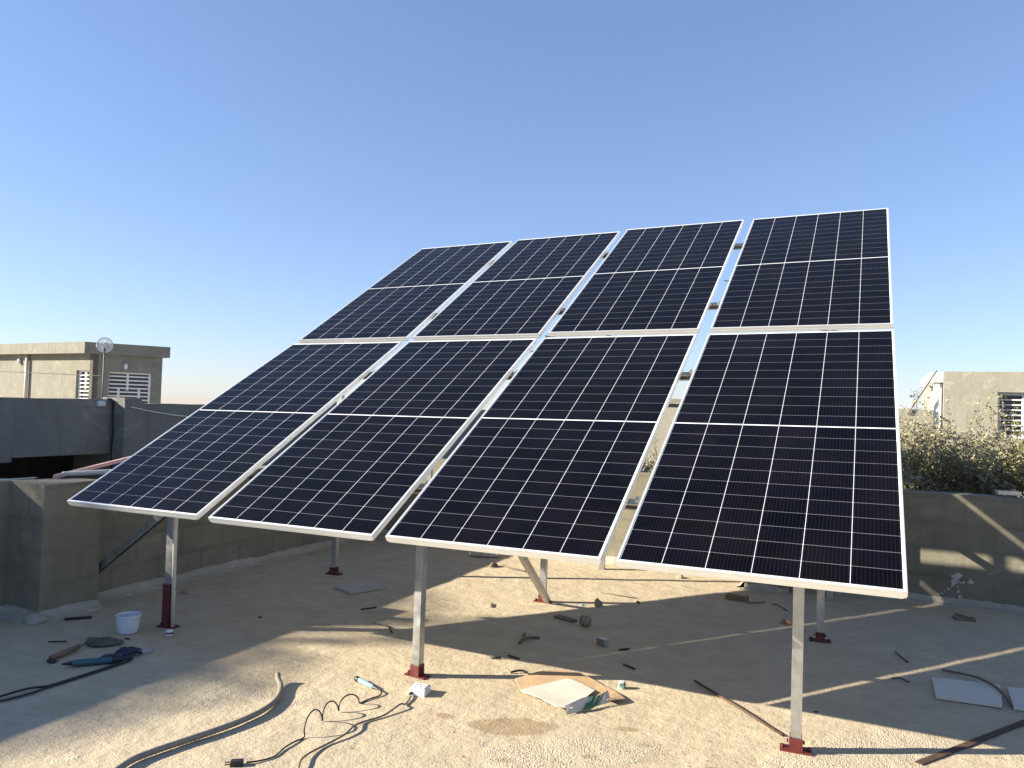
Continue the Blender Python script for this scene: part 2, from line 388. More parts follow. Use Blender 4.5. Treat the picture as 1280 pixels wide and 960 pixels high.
fillet(bm, (3.62, 3.97), (3.62, 3.60), (-1, 0)); fillet(bm, (3.62, 3.60), (3.98, 3.60), (0, -1), .04, .04)
lpart('mortar_skirting', bm, M['fillet'], bw, off2)
bm = rock_bm((.075, .075, .06), 4); lpart('mortar_skirting', bm, M['fillet'], lw, Vector((.55 - .285, .015, -.008)), smooth=True)
# dried plaster thrown on the back wall
bm = bmesh.new()
def splat(bm, pts, y=3.962, th=.012, seed=0):
    c = Vector((sum(p[0] for p in pts) / len(pts), y - th, sum(p[1] for p in pts) / len(pts)))
    ring = [bm.verts.new((p[0], y + .012, p[1])) for p in pts]
    mid = [bm.verts.new(((p[0] * .8 + c.x * .2), y - th * (.7 + .5 * rnd.random()), (p[1] * .8 + c.z * .2))) for p in pts]
    cc = bm.verts.new(c); n = len(pts)
    for k in range(n):
        bm.faces.new((ring[k], ring[(k + 1) % n], mid[(k + 1) % n], mid[k])); bm.faces.new((mid[k], mid[(k + 1) % n], cc))
sr = random.Random(21)
for (x0, z0), (x1, z1), n_, r0 in (((5.20, .17), (5.24, .245), 16, .026), ((5.19, .22), (5.235, .23), 8, .022), ((5.23, .18), (5.335, .195), 16, .015), ((5.31, .19), (5.315, .222), 5, .011), ((5.21, .17), (5.10, .065), 16, .012), ((5.225, .16), (5.245, .04), 14, .015), ((5.235, .10), (5.28, .04), 8, .011), ((5.15, .04), (5.33, .05), 12, .008)):
    for k in range(n_):
        t = sr.random(); cx_, cz_ = x0 + (x1 - x0) * t + sr.gauss(0, .005), z0 + (z1 - z0) * t + sr.gauss(0, .005); rr = r0 * sr.uniform(.35, 1)
        splat(bm, [(cx_ + rr * sr.uniform(.6, 1.2) * math.cos(-a_), cz_ + rr * sr.uniform(.6, 1.2) * math.sin(-a_)) for a_ in [q * math.pi / 4 for q in range(8)]], th=sr.uniform(.003, .010))
lpart('plaster_splash', bm, M['plaster'], bw, off2)

# ------------------------------------------------------------------ neighbour's rooftop on the left
nb = thing('neighbour_building', 'dark grey rendered neighbouring building with a deep parapet beam over a black recess', 'building', (-5, 1, -4)); on = Vector((5, -1, 4))
lpart('parapet', wall_piece((-3.2, -7, .83), (-3.0, 2.58, 1.42), 12), M['nwall'], nb, on)
bm = bmesh.new(); box(bm, (-3.19, -7, .79), (-2.965, 1.46, 1.415)); lpart('pilaster', bm, M['nwall'], nb, on)
bm = bmesh.new(); box(bm, (-3.6, 2.55, -4), (-2.80, 2.80, 1.40)); box(bm, (-3.18, 2.56, 1.40), (-2.82, 2.78, 1.445)); lpart('pilaster', bm, M['nwall'], nb, on)
lpart('wall', wall_piece((-3.0, 2.80, -4), (-2.83, 15, 1.385), 15), M['nwall'], nb, on)
bm = bmesh.new(); box(bm, (-14, -7, .93), (-3.2, 2.56, 1.10)); box(bm, (-14, 2.8, .93), (-3.0, 15, 1.10)); lpart('roof', bm, M['hwall'], nb, on)
bm = bmesh.new(); box(bm, (-6.5, -7, -4), (-6.2, 2.55, .93)); box(bm, (-6.2, -7.2, -4), (-3.0, -7, .93)); box(bm, (-6.2, -7, -.5), (-3.05, 2.55, -.3)); box(bm, (-14, -7, -4), (-6.5, 15, .93))
lpart('recess', bm, M['nwall'], nb, on)
bm = bmesh.new(); tube(bm, smooth_path([(-3.02, 2.50, 1.43), (-2.97, 2.535, 1.40), (-2.975, 2.545, 1.25), (-2.96, 2.54, 1.05), (-2.98, 2.545, .85), (-2.955, 2.54, .6), (-2.97, 2.54, .2)]), .011, 7)
tag(link('cable', bm, M['black'], smooth=True), 'black cable hanging down the inner corner of the neighbouring grey parapet', 'cable')
bm = bmesh.new(); tube(bm, smooth_path([(-2.79, 2.62, 1.345), (-2.785, 2.95, 1.29), (-2.79, 3.374, 1.245), (-2.79, 4.2, 1.20)]), .006, 6)
tag(link('cable', bm, M['winw'], smooth=True), 'thin white cable strung along the neighbouring grey wall beside the panels', 'cable')
bm = bmesh.new(); box(bm, (-3.03, 2.36, 1.345), (-2.97, 2.45, 1.405)); bevel(bm, .006)
jb = tag(link('junction_box', bm, M['bucketm']), 'small pale junction box at the corner of the neighbouring parapet', 'junction box')
# mast with round wire head
ms = thing('antenna_mast', 'slender mast with a round pale mesh head standing behind the neighbouring parapet', 'antenna', (-3.6, 2.87, 1.10))
bm = bmesh.new(); tube(bm, [(0, 0, 0), (0, 0, .92)], .0085, 8); link('pole', bm, M['cable'], ms, True)
bm = bmesh.new()
axd = Vector((.8, -.6, 0)).normalized(); sd = Vector((.6, .8, 0))
def circ(c, r, n=28): return [Vector(c) + sd * r * math.cos(2 * math.pi * k / n) + Vector((0, 0, 1)) * r * math.sin(2 * math.pi * k / n) for k in range(n + 1)]
tube(bm, circ((0, 0, .955), .083), .008, 6); tube(bm, circ((0, 0, .955), .05), .0035, 5)
for k in range(20):
    a = k * math.pi / 10; tube(bm, [Vector((0, 0, .955)), Vector((0, 0, .955)) + (sd * math.cos(a) + Vector((0, 0, 1)) * math.sin(a)) * .08], .003, 5)
tube(bm, circ((0, 0, .955), .066), .003, 5); tube(bm, circ((0, 0, .955), .03), .003, 5); tube(bm, [Vector((0, 0, .955)) - axd * .02, Vector((0, 0, .955)) + axd * .02], .016, 12)
link('mesh_head', bm, M['winw'], ms)
bm = bmesh.new(); tube(bm, [(-14, .5, 1.92), (-9, 1.5, 1.78), (-3.62, 2.86, 1.69)], .004, 5); tag(link('cable', bm, M['cable']), 'thin grey stay wire running from the mast across to the left', 'cable')

# rooftop stair house, far left
A = Vector((-18.50, 13.25, 0)); dr = Vector((.4926, .8703, 0)); dl = Vector((-.995, .10, 0))
hs = thing('rooftop_house', 'low rooftop stair house with a thick flat slab roof and white barred windows, far left', 'house', (A.x, A.y, .9))
def hp(a, b, z): return A + dl * a + dr * b + Vector((0, 0, z))       # a along the sunlit face, b along the shaded face
def hquad(bm, a0, a1, b0, b1, z0, z1):
    V = [hp(a, b, z) for z in (z0, z1) for a, b in ((a0, b0), (a1, b0), (a1, b1), (a0, b1))]
    vs = [bm.verts.new(v - hs.location) for v in V]
    for f in ((0, 1, 2, 3), (7, 6, 5, 4), (0, 4, 5, 1), (1, 5, 6, 2), (2, 6, 7, 3), (3, 7, 4, 0)): bm.faces.new([vs[i] for i in f])
bm = bmesh.new(); hquad(bm, 0, 9, 0, 2.584, 2.765, 3.136); link('roof', bm, M['hwall'], hs)
# walls with real window openings
bm = bmesh.new()
t0 = .22
for a0, a1, z0, z1 in ((t0 - .1, .30, 1.0, 2.765), (1.05, 9, 1.0, 2.765), (.30, 1.05, 2.22, 2.765)):
    hquad(bm, a0, a1, .32, .48, z0, z1)
hquad(bm, .30, 9, .9, 2.3, 1.0, 2.75)
for b0, b1, z0, z1 in ((.32, .80, 1.0, 2.765), (2.12, 2.42, 1.0, 2.765), (.80, 2.12, 2.20, 2.765)):
    hquad(bm, .12, .30, b0, b1, z0, z1)
link('wall', bm, M['hwall'], hs)
def hwindow(name_axis, lo, hi, z0, z1, nb_, steps):
    fr = bmesh.new(); ba = bmesh.new()
    def q(bm_, s0, s1, za, zb, d0, d1):
        if name_axis == 'a': hquad(bm_, s0, s1, d0 + .2, d1 + .2, za, zb)
        else: hquad(bm_, d0, d1, s0, s1, za, zb)
    w = hi - lo
    q(fr, lo, lo + .05, z0, z1, .20, .25); q(fr, hi - .05, hi, z0, z1, .20, .25); q(fr, lo, hi, z1 - .05, z1, .201, .249)
    q(fr, lo + w * .45, lo + w * .45 + .05, z0 + (z1 - z0) * .5, z1, .202, .248)
    k = int((z1 - z0) / .13)
    for i in range(k): q(ba, lo + .01, hi - .01, z0 + .13 * i, z0 + .13 * i + .045, .203, .245)
    if steps:
        q(fr, lo + w * .72, lo + w * .72 + .05, z0, z0 + (z1 - z0) * .55, .1995, .2495); q(fr, lo + w * .25, lo + w * .25 + .05, z0 + .1, z0 + (z1 - z0) * .55, .1995, .2495)
    wf = link('window', fr, M['winw'], hs); link('security_bars', ba, M['winw'], wf)
    pn = bmesh.new(); q(pn, lo, hi, z0, z1, .262, .268); link('pane', pn, M['dark'], wf)
hwindow('a', .30, 1.05, 1.0, 2.22, 9, False)
hwindow('b', .80, 2.12, 1.0, 2.20, 9, True)
bm = bmesh.new(); tube(bm, [hp(4.0, .24, 1.0) - hs.location, hp(4.0, .24, 2.76) - hs.location], .055, 10); link('drain_pipe', bm, M['pvcw'], hs, True)
for (a, b, z) in ((4.57, .26, 2.52), (.07, 1.27, 2.40)):
    bm = bmesh.new(); p = hp(a, b, z) - hs.location; bmesh.ops.create_uvsphere(bm, u_segments=12, v_segments=8, radius=.075, matrix=Matrix.Translation(p) @ Matrix.Diagonal((.8, .8, 1.45, 1)))
    link('wall_lamp', bm, M['winw'], hs, True)
bm = bmesh.new(); hquad(bm, .14, 9, .34, 2.42, -4, 1.0); link('wall', bm, M['hwall'], hs)
bm = bmesh.new(); bmesh.ops.create_cube(bm, size=1, matrix=Matrix.Translation((-9.2, 6.0, 1.4)) @ Matrix.Diagonal((3.2, 1.2, .62, 1))); bmesh.ops.subdivide_edges(bm, edges=bm.edges[:], cuts=6, use_grid_fill=True)
for v in bm.verts: v.co += Vector((.2, .2, .13)) * noise.noise(v.co * 1.3); v.co.z = max(v.co.z, 1.1)
for v in bm.verts:
    if v.co.z > 1.4: v.co += Vector((.04, 0, .05)) * noise.noise(v.co * 4)
for v in bm.verts: v.co += Vector((-1.75, -1.55, 0))
tag(link('covered_stack', bm, M['tarp'], smooth=True), 'stack under a blue grey tarpaulin on the neighbouring roof, far left edge', 'covered stack')
bm = bmesh.new(); box(bm, (-13.2, 15.5, 1.09), (-12.9, 26, 1.50)); tag(link('boundary_wall', bm, M['nwall']), 'low dark wall on the skyline right of the stair house', 'wall')

# odds on top of the left parapet
bm = bmesh.new(); sweep(bm, [(-.02, 0), (.02, 0), (.02, .003), (-.017, .003), (-.017, .035), (-.02, .035)], (-.78, -.9, .885), (-.74, .26, .882), (1, 0, 0)); tag(link('angle_bar', bm, M['galv']), 'grey steel angle bar lying on top of the left parapet', 'steel bar')
bm = bmesh.new(); sweep(bm, [(-.013, -.013), (.013, -.013), (.013, .013), (-.013, .013)], (-.60, .30, .892), (-1.62, 2.25, .99), (1, 0, 0))
pk = tag(link('pink_bar', bm, M['pink']), 'pink primed steel bar resting on the left parapet pillar and sloping away', 'steel bar')
bm = bmesh.new(); tube(bm, [(-.66, .40, .90), (-.56, 1.6, .885)], .019, 10); tag(link('conduit_pipe', bm, M['pvcw'], smooth=True), 'short off-white conduit lying on the left parapet top beside the pink bar', 'pipe')
bm = bmesh.new(); sweep(bm, [(-.04, 0), (.04, 0), (.04, .03), (.035, .03), (.035, .005), (-.035, .005), (-.035, .03), (-.04, .03)], (5.50, 4.04, .905), (5.66, 4.06, .905), (0, 1, 0)); tag(link('steel_offcut', bm, M['galv']), 'short grey channel offcut lying on top of the back parapet', 'offcut')

# ------------------------------------------------------------------ buildings beyond the back wall
h2 = thing('distant_house', 'sunlit tan rendered house with a flat roof and barred window behind the shrubs, right', 'house', (6.2, 18, -4)); o2 = Vector((-6.2, -18, 4))
bm = bmesh.new()
for lo, hi in (((6.18, 18, -4), (7.30, 18.25, 2.66)), ((8.9, 18, -4), (13, 18.25, 2.66)), ((7.30, 18, 2.18), (8.9, 18.25, 2.66)), ((7.30, 18, -4), (8.9, 18.25, 1.10)), ((6.18, 18.25, -4), (6.42, 26, 2.66)), ((6.42, 18.6, 2.40), (13, 26, 2.60))): box(bm, lo, hi)
lpart('wall', bm, M['hwall2'], h2, o2)
bm = bmesh.new(); box(bm, (5.90, 18.15, 2.40), (6.175, 22, 2.64)); box(bm, (5.98, 18.2, .5), (6.10, 18.35, 2.40)); box(bm, (6.16, 18.3, .5), (6.177, 22, 2.38)); lpart('porch', bm, M['winw'], h2, o2)
fr = bmesh.new(); ba = bmesh.new()
for a, b in ((7.31, 7.36), (7.80, 7.85), (8.85, 8.90)): box(fr, (a, 18.16, 1.11), (b, 18.20, 2.17))
box(fr, (7.31, 18.159, 2.11), (8.90, 18.201, 2.175)); box(fr, (7.31, 18.159, 1.105), (8.90, 18.201, 1.16))
for k in range(9): box(ba, (7.36, 18.165, 1.15 + k * .12), (8.86, 18.19, 1.18 + k * .12))
wf = lpart('window', fr, M['winw'], h2, o2); lpart('security_bars', ba, M['winw'], wf, o2)
bm = bmesh.new(); box(bm, (7.30, 18.24, 1.10), (8.9, 18.25, 2.18)); lpart('pane', bm, M['dark'], wf, o2)
bm = bmesh.new(); box(bm, (5.2, 18.03, -4), (5.97, 18.2, 1.72)); tag(link('boundary_wall', bm, M['hwall2']), 'tan boundary wall behind the shrubs at the right, in front of the sunlit house', 'wall')
bm = bmesh.new(); tube(bm, [(6.02, 17.98, 2.68), (5.40, 17.98, 1.60)], .025, 6); tag(link('pole', bm, M['cable']), 'thin slanting pole leaning against the distant tan house', 'pole')
h3 = thing('distant_house', 'low tan house glimpsed through the gap between the right-hand panels', 'house', (-1, 16, -4)); o3 = Vector((1, -16, 4))
bm = bmesh.new(); box(bm, (-3.4, 15, -4), (3.0, 20, 1.66)); lpart('wall', bm, M['hwall2'], h3, o3)
bm = bmesh.new(); box(bm, (-3.5, 14.9, 1.66), (3.1, 20.1, 1.78)); lpart('roof', bm, M['hwall'], h3, o3)
bm = bmesh.new(); box(bm, (-3.0, 8.5, -4), (4.0, 12, -1.2)); tag(link('outbuilding', bm, M['hwall2']), 'lower flat tan roof seen through the gap between the panels', 'outbuilding')

# ------------------------------------------------------------------ shrubs beyond the back wall
def shrub(name, label, base, top, rad, nb_, leafmat, seed, density=1.0, leaf=.030, zr=.55):
    r = random.Random(seed); root = thing(name, label, 'shrub', base); B = Vector(base); C = Vector(top) - B
    st_ = bmesh.new(); lf = bmesh.new()
    tube(st_, smooth_path([(0, 0, 0), (C.x * .3 + .1, C.y * .3, C.z * .45), (C.x * .8, C.y * .8, C.z * .72), (C.x, C.y, C.z - rad * .7)], 4), .04, 6)
    def leafat(p, d, s):
        d = d.normalized(); q = d.cross(Vector((r.gauss(0, 1), r.gauss(0, 1), r.gauss(0, 1))))
        if q.length < .01: return
        q.normalize(); n_ = d.cross(q) * .25
        a = lf.verts.new(p); b = lf.verts.new(p + d * s * .5 + q * s * .24 + n_ * s * .4); c = lf.verts.new(p + d * s); e = lf.verts.new(p + d * s * .5 - q * s * .24 + n_ * s * .4)
        lf.faces.new((a, b, c)); lf.faces.new((a, c, e))
    for i in range(nb_):
        th = r.uniform(0, 2 * math.pi); ph = r.uniform(-.25, 1.0); rr = rad * r.uniform(.55, 1.12)
        d = Vector((math.cos(th) * math.cos(ph * 1.3), math.sin(th) * math.cos(ph * 1.3), math.sin(ph * 1.3) * zr + .15))
        s0 = C + Vector((r.uniform(-.35, .35) * rad, r.uniform(-.35, .35) * rad, -rad * r.uniform(.3, .8)))
        tip = C + d * rr
        midp = s0.lerp(tip, .55) + Vector((r.gauss(0, .05), r.gauss(0, .05), r.uniform(-.02, .09)))
        path = smooth_path([s0, midp, tip], 6); tube(st_, path, [.007 * (1 - k / len(path)) + .0015 for k in range(len(path))], 4)
        for k, p in enumerate(path[3:]):
            for _ in range(int(2 + 2 * density)):
                tw = Vector((r.gauss(0, 1), r.gauss(0, 1), r.gauss(.25, .9))).normalized(); L = r.uniform(.05, .13)
                if r.random() < .35: tube(st_, [p, p + tw * L], .0014, 3, False)
                for m_ in range(int(5 * density)):
                    leafat(p + tw * L * r.uniform(.2, 1.1) + Vector((r.gauss(0, .012), r.gauss(0, .012), r.gauss(0, .012))), tw + Vector((r.gauss(0, .7), r.gauss(0, .7), r.gauss(0, .7))), leaf * r.uniform(.6, 1.25))
    for i in range(9):
        th = r.uniform(0, 2 * math.pi); s0 = C + Vector((math.cos(th), math.sin(th), 0)) * rad * r.uniform(.2, .8); tip = s0 + Vector((r.gauss(0, .12), r.gauss(0, .12), rad * r.uniform(.75, 1.15)))
        path = smooth_path([s0, s0.lerp(tip, .5) + Vector((r.gauss(0, .04), r.gauss(0, .04), 0)), tip], 6); tube(st_, path, [.006 * (1 - k / len(path)) + .0015 for k in range(len(path))], 4)
        for p in path[4:]:
            for m_ in range(4): leafat(p + Vector((r.gauss(0, .015), r.gauss(0, .015), r.gauss(0, .02))), Vector((r.gauss(0, 1), r.gauss(0, 1), r.gauss(.3, .7))), leaf * r.uniform(.6, 1.1))
    link('stem', st_, M['bark'], root); link('foliage', lf, leafmat, root)
    return root
shrub('shrub', 'dusty grey-green shrub rising right beside the edge of the right-hand panel', (4.9, 7.3, -4), (4.95, 7.0, .90), .85, 88, M['leaf'], 3, .6, .050)
shrub('shrub', 'dusty twiggy shrub in the middle of the row behind the back parapet', (5.8, 7.4, -4), (5.72, 7.2, .90), .88, 95, M['leaf'], 5, .6, .050)
shrub('shrub', 'yellow-green leafy shrub behind the parapet under the barred window, right edge', (6.6, 7.2, -4), (6.50, 7.0, .86), .78, 84, M['leafy'], 8, .6, .050)
shrub('shrub', 'low dusty bush glimpsed behind the back wall through the right panel gap', (2.3, 7.2, -4), (2.15, 7.0, .60), .45, 30, M['leaf'], 11, .6, .04)
shrub('shrub', 'sparse shrub further right behind the back parapet', (7.6, 7.4, -4), (7.5, 7.3, .9), .8, 40, M['leaf'], 13, .5, .040)
# sprig with darker leaves by the panel edge
# palm to the left, whose fronds dapple the roof
def palm(name, label, base, H, seed, nf=22, fl=2.3):
    r = random.Random(seed); root = thing(name, label, 'palm tree', base)
    tb = bmesh.new(); tube(tb, smooth_path([(0, 0, 0), (.1, .05, H * .5), (0, 0, H)], 8), [.2 - .05 * k / 16 for k in range(17)], 10); link('trunk', tb, M['bark'], root)
    lf = bmesh.new()
    for i in range(nf):
        a = i * 2.399 + r.uniform(-.2, .2); el = r.uniform(.1, 1.15); L = fl * r.uniform(.8, 1.1); d = Vector((math.cos(a), math.sin(a), 0)); side = Vector((-d.y, d.x, 0)); pts = []
        for k in range(13):
            t = k / 12; pts.append(Vector((0, 0, H)) + d * L * t * math.cos(el * (1 - t * .6)) + Vector((0, 0, L * (math.sin(el) * t - .75 * t * t))))
        tube(lf, pts, [.02 * (1 - t / 14) for t in range(13)], 4)
        for k in range(2, 48):
            t = k / 48 * 12; j = min(11, int(t)); p = pts[j].lerp(pts[j + 1], t - j); tg = (pts[j + 1] - pts[j]).normalized()
            ln = .42 * math.sin(min(1, k / 48 * 1.2 + .15) * 2.6) + .08
            for s in (1, -1):
                q = p + side * s * ln * .75 + tg * ln * .6 + Vector((0, 0, -.12 * ln + r.uniform(-.04, .04)))
                w = tg * .014
                lf.faces.new([lf.verts.new(x) for x in (p - w, p.lerp(q, .5) - w * 1.4, q, p.lerp(q, .5) + w * 1.4)])
    link('crown', lf, M['palm'], root); return root
def shade_point(u, v, D): return Vector((u + SD.x * D, v + SD.y * D, D * math.tan(R(SUN_EL))))
for (u, v, D, sd_, rise) in ((1.64, .78, 13.0, 4, .72), (1.22, -1.35, 12.0, 9, .75)):
    c = shade_point(u, v, D); palm('palm_tree', 'date palm left of the roof with arching fronds, ' + ('farther up the street' if sd_ == 4 else 'nearer the viewer'), (c.x, c.y, -4), c.z + 4 - rise, sd_)

# ------------------------------------------------------------------ steel mounting frame
TL = math.radians(30.9)
def zp(v): return .784 + math.tan(TL) * v                 # height of the panel plane's top surface
UN = Vector((0, -math.sin(TL), math.cos(TL))); VD = Vector((0, math.cos(TL), math.sin(TL)))
def onp(u, s, n): # u across, s up the slope, n above plane
    return Vector((u, 0, .790 + .0095 * u)) + VD * s + UN * n
fr_ = thing('mounting_frame', 'galvanised steel channel frame on red-footed posts carrying the tilted solar panels', 'frame', (2.35, 2, 0)); of = Vector((-2.35, -2, 0))
def fpart(name, bm, mat, par=None, **k): return lpart(name, bm, mat, par or fr_, of, **k)
for s in (.50, 1.84, 2.93, 4.25):
    bm = bmesh.new(); sweep(bm, channel(), onp(.02, s, -.0665 + (.010 if s > 2.4 else 0)), onp(4.62, s, -.0665 + (.010 if s > 2.4 else 0)), UN); fpart('purlin', bm, M['galv'])
for u in (.45, 2.335, 4.29):
    bm = bmesh.new(); sweep(bm, channel(), onp(u, .25, -.110), onp(u, 4.45, -.110 + .008), (1, 0, 0)); fpart('rafter', bm, M['galv'])
POST = [(.50, .36, 0), (2.35, .41, 0), (4.29, .46, 0), (.43, 2.13, 0), (2.325, 2.24, 0), (4.29, 2.29, 0), (.45, 3.62, 0), (2.335, 3.64, 0), (4.29, 3.64, 0)]
def post(u, v, k):
    bm = bmesh.new(); h = zp(v) + .0095 * u - .132 / math.cos(TL) + .02
    ang = .10 if k != 1 else -.08
    sweep(bm, channel(.046, .003, .012), (u, v, .006), (u, v, h), (math.cos(ang), math.sin(ang), 0))
    # punched slots on the web
    po = fpart('post', bm, M['galv'])
    bm = bmesh.new(); c, s = math.cos(ang), math.sin(ang); T = Matrix.Translation((u, v, 0)) @ Matrix.Rotation(ang, 4, 'Z')
    if k > 5: box(bm, (-.03, -.03, .001), (.03, .03, .006), T); bmesh.ops.recalc_face_normals(bm, faces=bm.faces[:]); fpart('base_plate', bm, M['galv'], po); return
    box(bm, (-.066, -.034, .001), (.066, .034, .008), T)
    hh = .28 if k == 0 else .066
    for x in (-.026, .023): box(bm, (x, -.026, .008), (x + .003, .026, hh), T)
    box(bm, (-.0285, -.031, .008), (.0285, -.0283, hh - .004), T)
    for x in (-.055, .055):
        r_ = bmesh.ops.create_cone(bm, cap_ends=True, segments=6, radius1=.009, radius2=.009, depth=.012, matrix=T @ Matrix.Translation((x, 0, .014)))
    for x in (-.034, .034): bmesh.ops.create_cone(bm, cap_ends=True, segments=6, radius1=.008, radius2=.008, depth=.008, matrix=T @ Matrix.Translation((x, 0, .04)) @ Matrix.Rotation(R(90), 4, 'Y'))
    fpart('base_plate', bm, M['red'], po)
    # head bracket
    bm = bmesh.new(); box(bm, (-.035, -.035, h - .07), (-.031, .035, h + .03), T); box(bm, (.031, -.035, h - .07), (.035, .035, h + .03), T); box(bm, (-.031, -.035, h - .07), (.031, -.031, h - .02), T); fpart('head_bracket', bm, M['galv'], po)
for k, (u, v, _) in enumerate(POST): post(u, v, k)
bm = bmesh.new(); sweep(bm, channel(.041), (2.375, 2.20, .03), (2.385, .86, 1.14), (1, 0, 0)); fpart('brace', bm, M['galv'])
bm = bmesh.new(); sweep(bm, channel(.05, .003, .013), (.29, .50, .71), (-.447, .50, .19), (0, 1, 0)); fpart('brace', bm, M['galv'])
bm = bmesh.new(); sweep(bm, channel(.041), (4.33, 2.29, .55), (4.34, 3.60, .9), (1, 0, 0)); fpart('brace', bm, M['galv'])
# clamps between the panels
for u in (1.152, 2.345, 3.545):
    for s in (.50, 1.84, 2.93, 4.25):
        bm = bmesh.new(); c = onp(u, s, -.025); B_ = Matrix((( 1, 0, 0, c.x), (0, VD.y, UN.y, c.y), (0, VD.z, UN.z, c.z), (0, 0, 0, 1)))
        box(bm, (-.008, -.015, -.02), (.008, .015, .0), B_)
        fpart('clamp', bm, M['galv'])
bm = bmesh.new(); tube(bm, smooth_path([onp(3.50, 3.42, -.05), onp(3.53, 3.46, -.07), onp(3.58, 3.44, -.06)]), .004, 6); fpart('wire', bm, M['black'], smooth=True); bm = bmesh.new(); tube(bm, smooth_path([onp(2.30, 2.2, -.06), onp(2.35, 2.23, -.05), onp(2.39, 2.15, -.05)]), .004, 6)
fpart('wire', bm, M['black'], smooth=True)

# ------------------------------------------------------------------ the eight panels
PAN = [
[[0.560571, 0.989608, 1.393566], [0.999945, -0.006022, 0.008582], [0.000909, 0.865288, 0.501274]],
[[1.742492, 1.000254, 1.402185], [0.999944, -0.004238, 0.00965], [-0.001238, 0.862007, 0.506895]],
[[2.938018, 1.004158, 1.419805], [0.999908, 0.002047, 0.013412], [-0.008578, 0.861284, 0.508052]],
[[4.135407, 1.007331, 1.433629], [0.999934, -0.001334, 0.011389], [-0.004645, 0.860953, 0.508662]],
[[0.543611, 3.078893, 2.627236], [0.99993, -0.000595, 0.011831], [-0.005663, 0.853195, 0.521561]],
[[1.722193, 3.080086, 2.645545], [0.99994, -0.00263, 0.010613], [-0.003327, 0.851434, 0.524451]],
[[2.918331, 3.091105, 2.672217], [0.999941, -0.002743, 0.010545], [-0.003227, 0.849823, 0.527059]],
[[4.122379, 3.088487, 2.685343], [0.999942, -0.003008, 0.010386], [-0.002903, 0.850622, 0.52577]]]
PW, PL, FH, LIP = 1.124, 2.333, .035, .010
def make_panel():
    root = thing('solar_panel', '', 'solar panel', group='solar panels bolted to the tilted frame')
    bm = bmesh.new(); w, l = PW / 2, PL / 2
    # mitred aluminium rails as one ring with a lip
    outer = [(-w, -l), (w, -l), (w, l), (-w, l)]; inner = [(-w + LIP, -l + LIP), (w - LIP, -l + LIP), (w - LIP, l - LIP), (-w + LIP, l - LIP)]
    inn2 = [(-w + .028, -l + .028), (w - .028, -l + .028), (w - .028, l - .028), (-w + .028, l - .028)]; web = [(-w + .002, -l + .002), (w - .002, -l + .002), (w - .002, l - .002), (-w + .002, l - .002)]
    loops = [(inner, -.0045), (inner, 0), (outer, -.0006), (outer, -.017), ([(x * .9985, y * .9993) for x, y in outer], -.0185), (outer, -.020), ([(x - math.copysign(.016, x), y) for x, y in outer], -FH), (inn2, -FH), (inn2, -FH + .002), (web, -FH + .002), (web, -.006)]
    R_ = [[bm.verts.new((x, y, z)) for x, y in lp] for lp, z in loops]
    for a, b in zip(R_, R_[1:]):
        for k in range(4): bm.faces.new((a[k], a[(k + 1) % 4], b[(k + 1) % 4], b[k]))
    bmesh.ops.recalc_face_normals(bm, faces=bm.faces[:])
    link('frame', bm, M['alu'], root)
    bm = bmesh.new(); uvl = bm.loops.layers.uv.new('UVMap'); x, y = w - LIP + .0005, l - LIP + .0005
    f = bm.faces.new([bm.verts.new(p) for p in ((-x, -y, -.0025), (x, -y, -.0025), (x, y, -.0025), (-x, y, -.0025))])
    for lp, uv in zip(f.loops, ((0, 0), (1, 0), (1, 1), (0, 1))): lp[uvl].uv = uv
    link('cell_glass', bm, M['cells'], root)
    bm = bmesh.new(); bm.faces.new([bm.verts.new(p) for p in ((-x, y, -.0065), (x, y, -.0065), (x, -y, -.0065), (-x, -y, -.0065))]); link('backsheet', bm, M['back'], root)
    for px in (-.28, 0, .28):
        bm = bmesh.new(); box(bm, (px - .03, -.04, -.022), (px + .03, .04, -.0068)); bevel(bm, .003); link('junction_box', bm, M['black'], root)
    return root
proto = make_panel()
LBL = ['solar panel at the lower left corner of the array', 'lower row solar panel, second from the left', 'lower row solar panel, third from the left', 'solar panel at the lower right corner, nearest the viewer',
       'solar panel at the upper left corner of the array', 'upper row solar panel, second from the left', 'upper row solar panel, third from the left', 'solar panel at the upper right corner, highest against the sky']
kids = list(proto.children)
for i, (o, a, b) in enumerate(PAN):
    if i == 0: r_ = proto
    else:
        r_ = proto.copy(); COL.objects.link(r_)
        for ch in kids: c = ch.copy(); COL.objects.link(c); c.parent = r_
    r_['label'] = LBL[i]; o = [o[0] + {0: -.006, 1: .005, 4: -.003, 5: .003}.get(i, 0), o[1], o[2]]
    a, b = Vector(a).normalized(), Vector(b).normalized(); n_ = a.cross(b).normalized(); b = n_.cross(a)
    r_.matrix_world = Matrix(((a.x, b.x, n_.x, o[0]), (a.y, b.y, n_.y, o[1]), (a.z, b.z, n_.z, o[2]), (0, 0, 0, 1)))

# ------------------------------------------------------------------ things on the roof floor
bm = bmesh.new(); tube(bm, [(.548, .352, .01), (.545, .345, .50), (.552, .335, .93)], .013, 10)
tag(link('conduit_pipe', bm, M['pvcw'], smooth=True), 'off-white plastic conduit standing against the front left post', 'pipe')

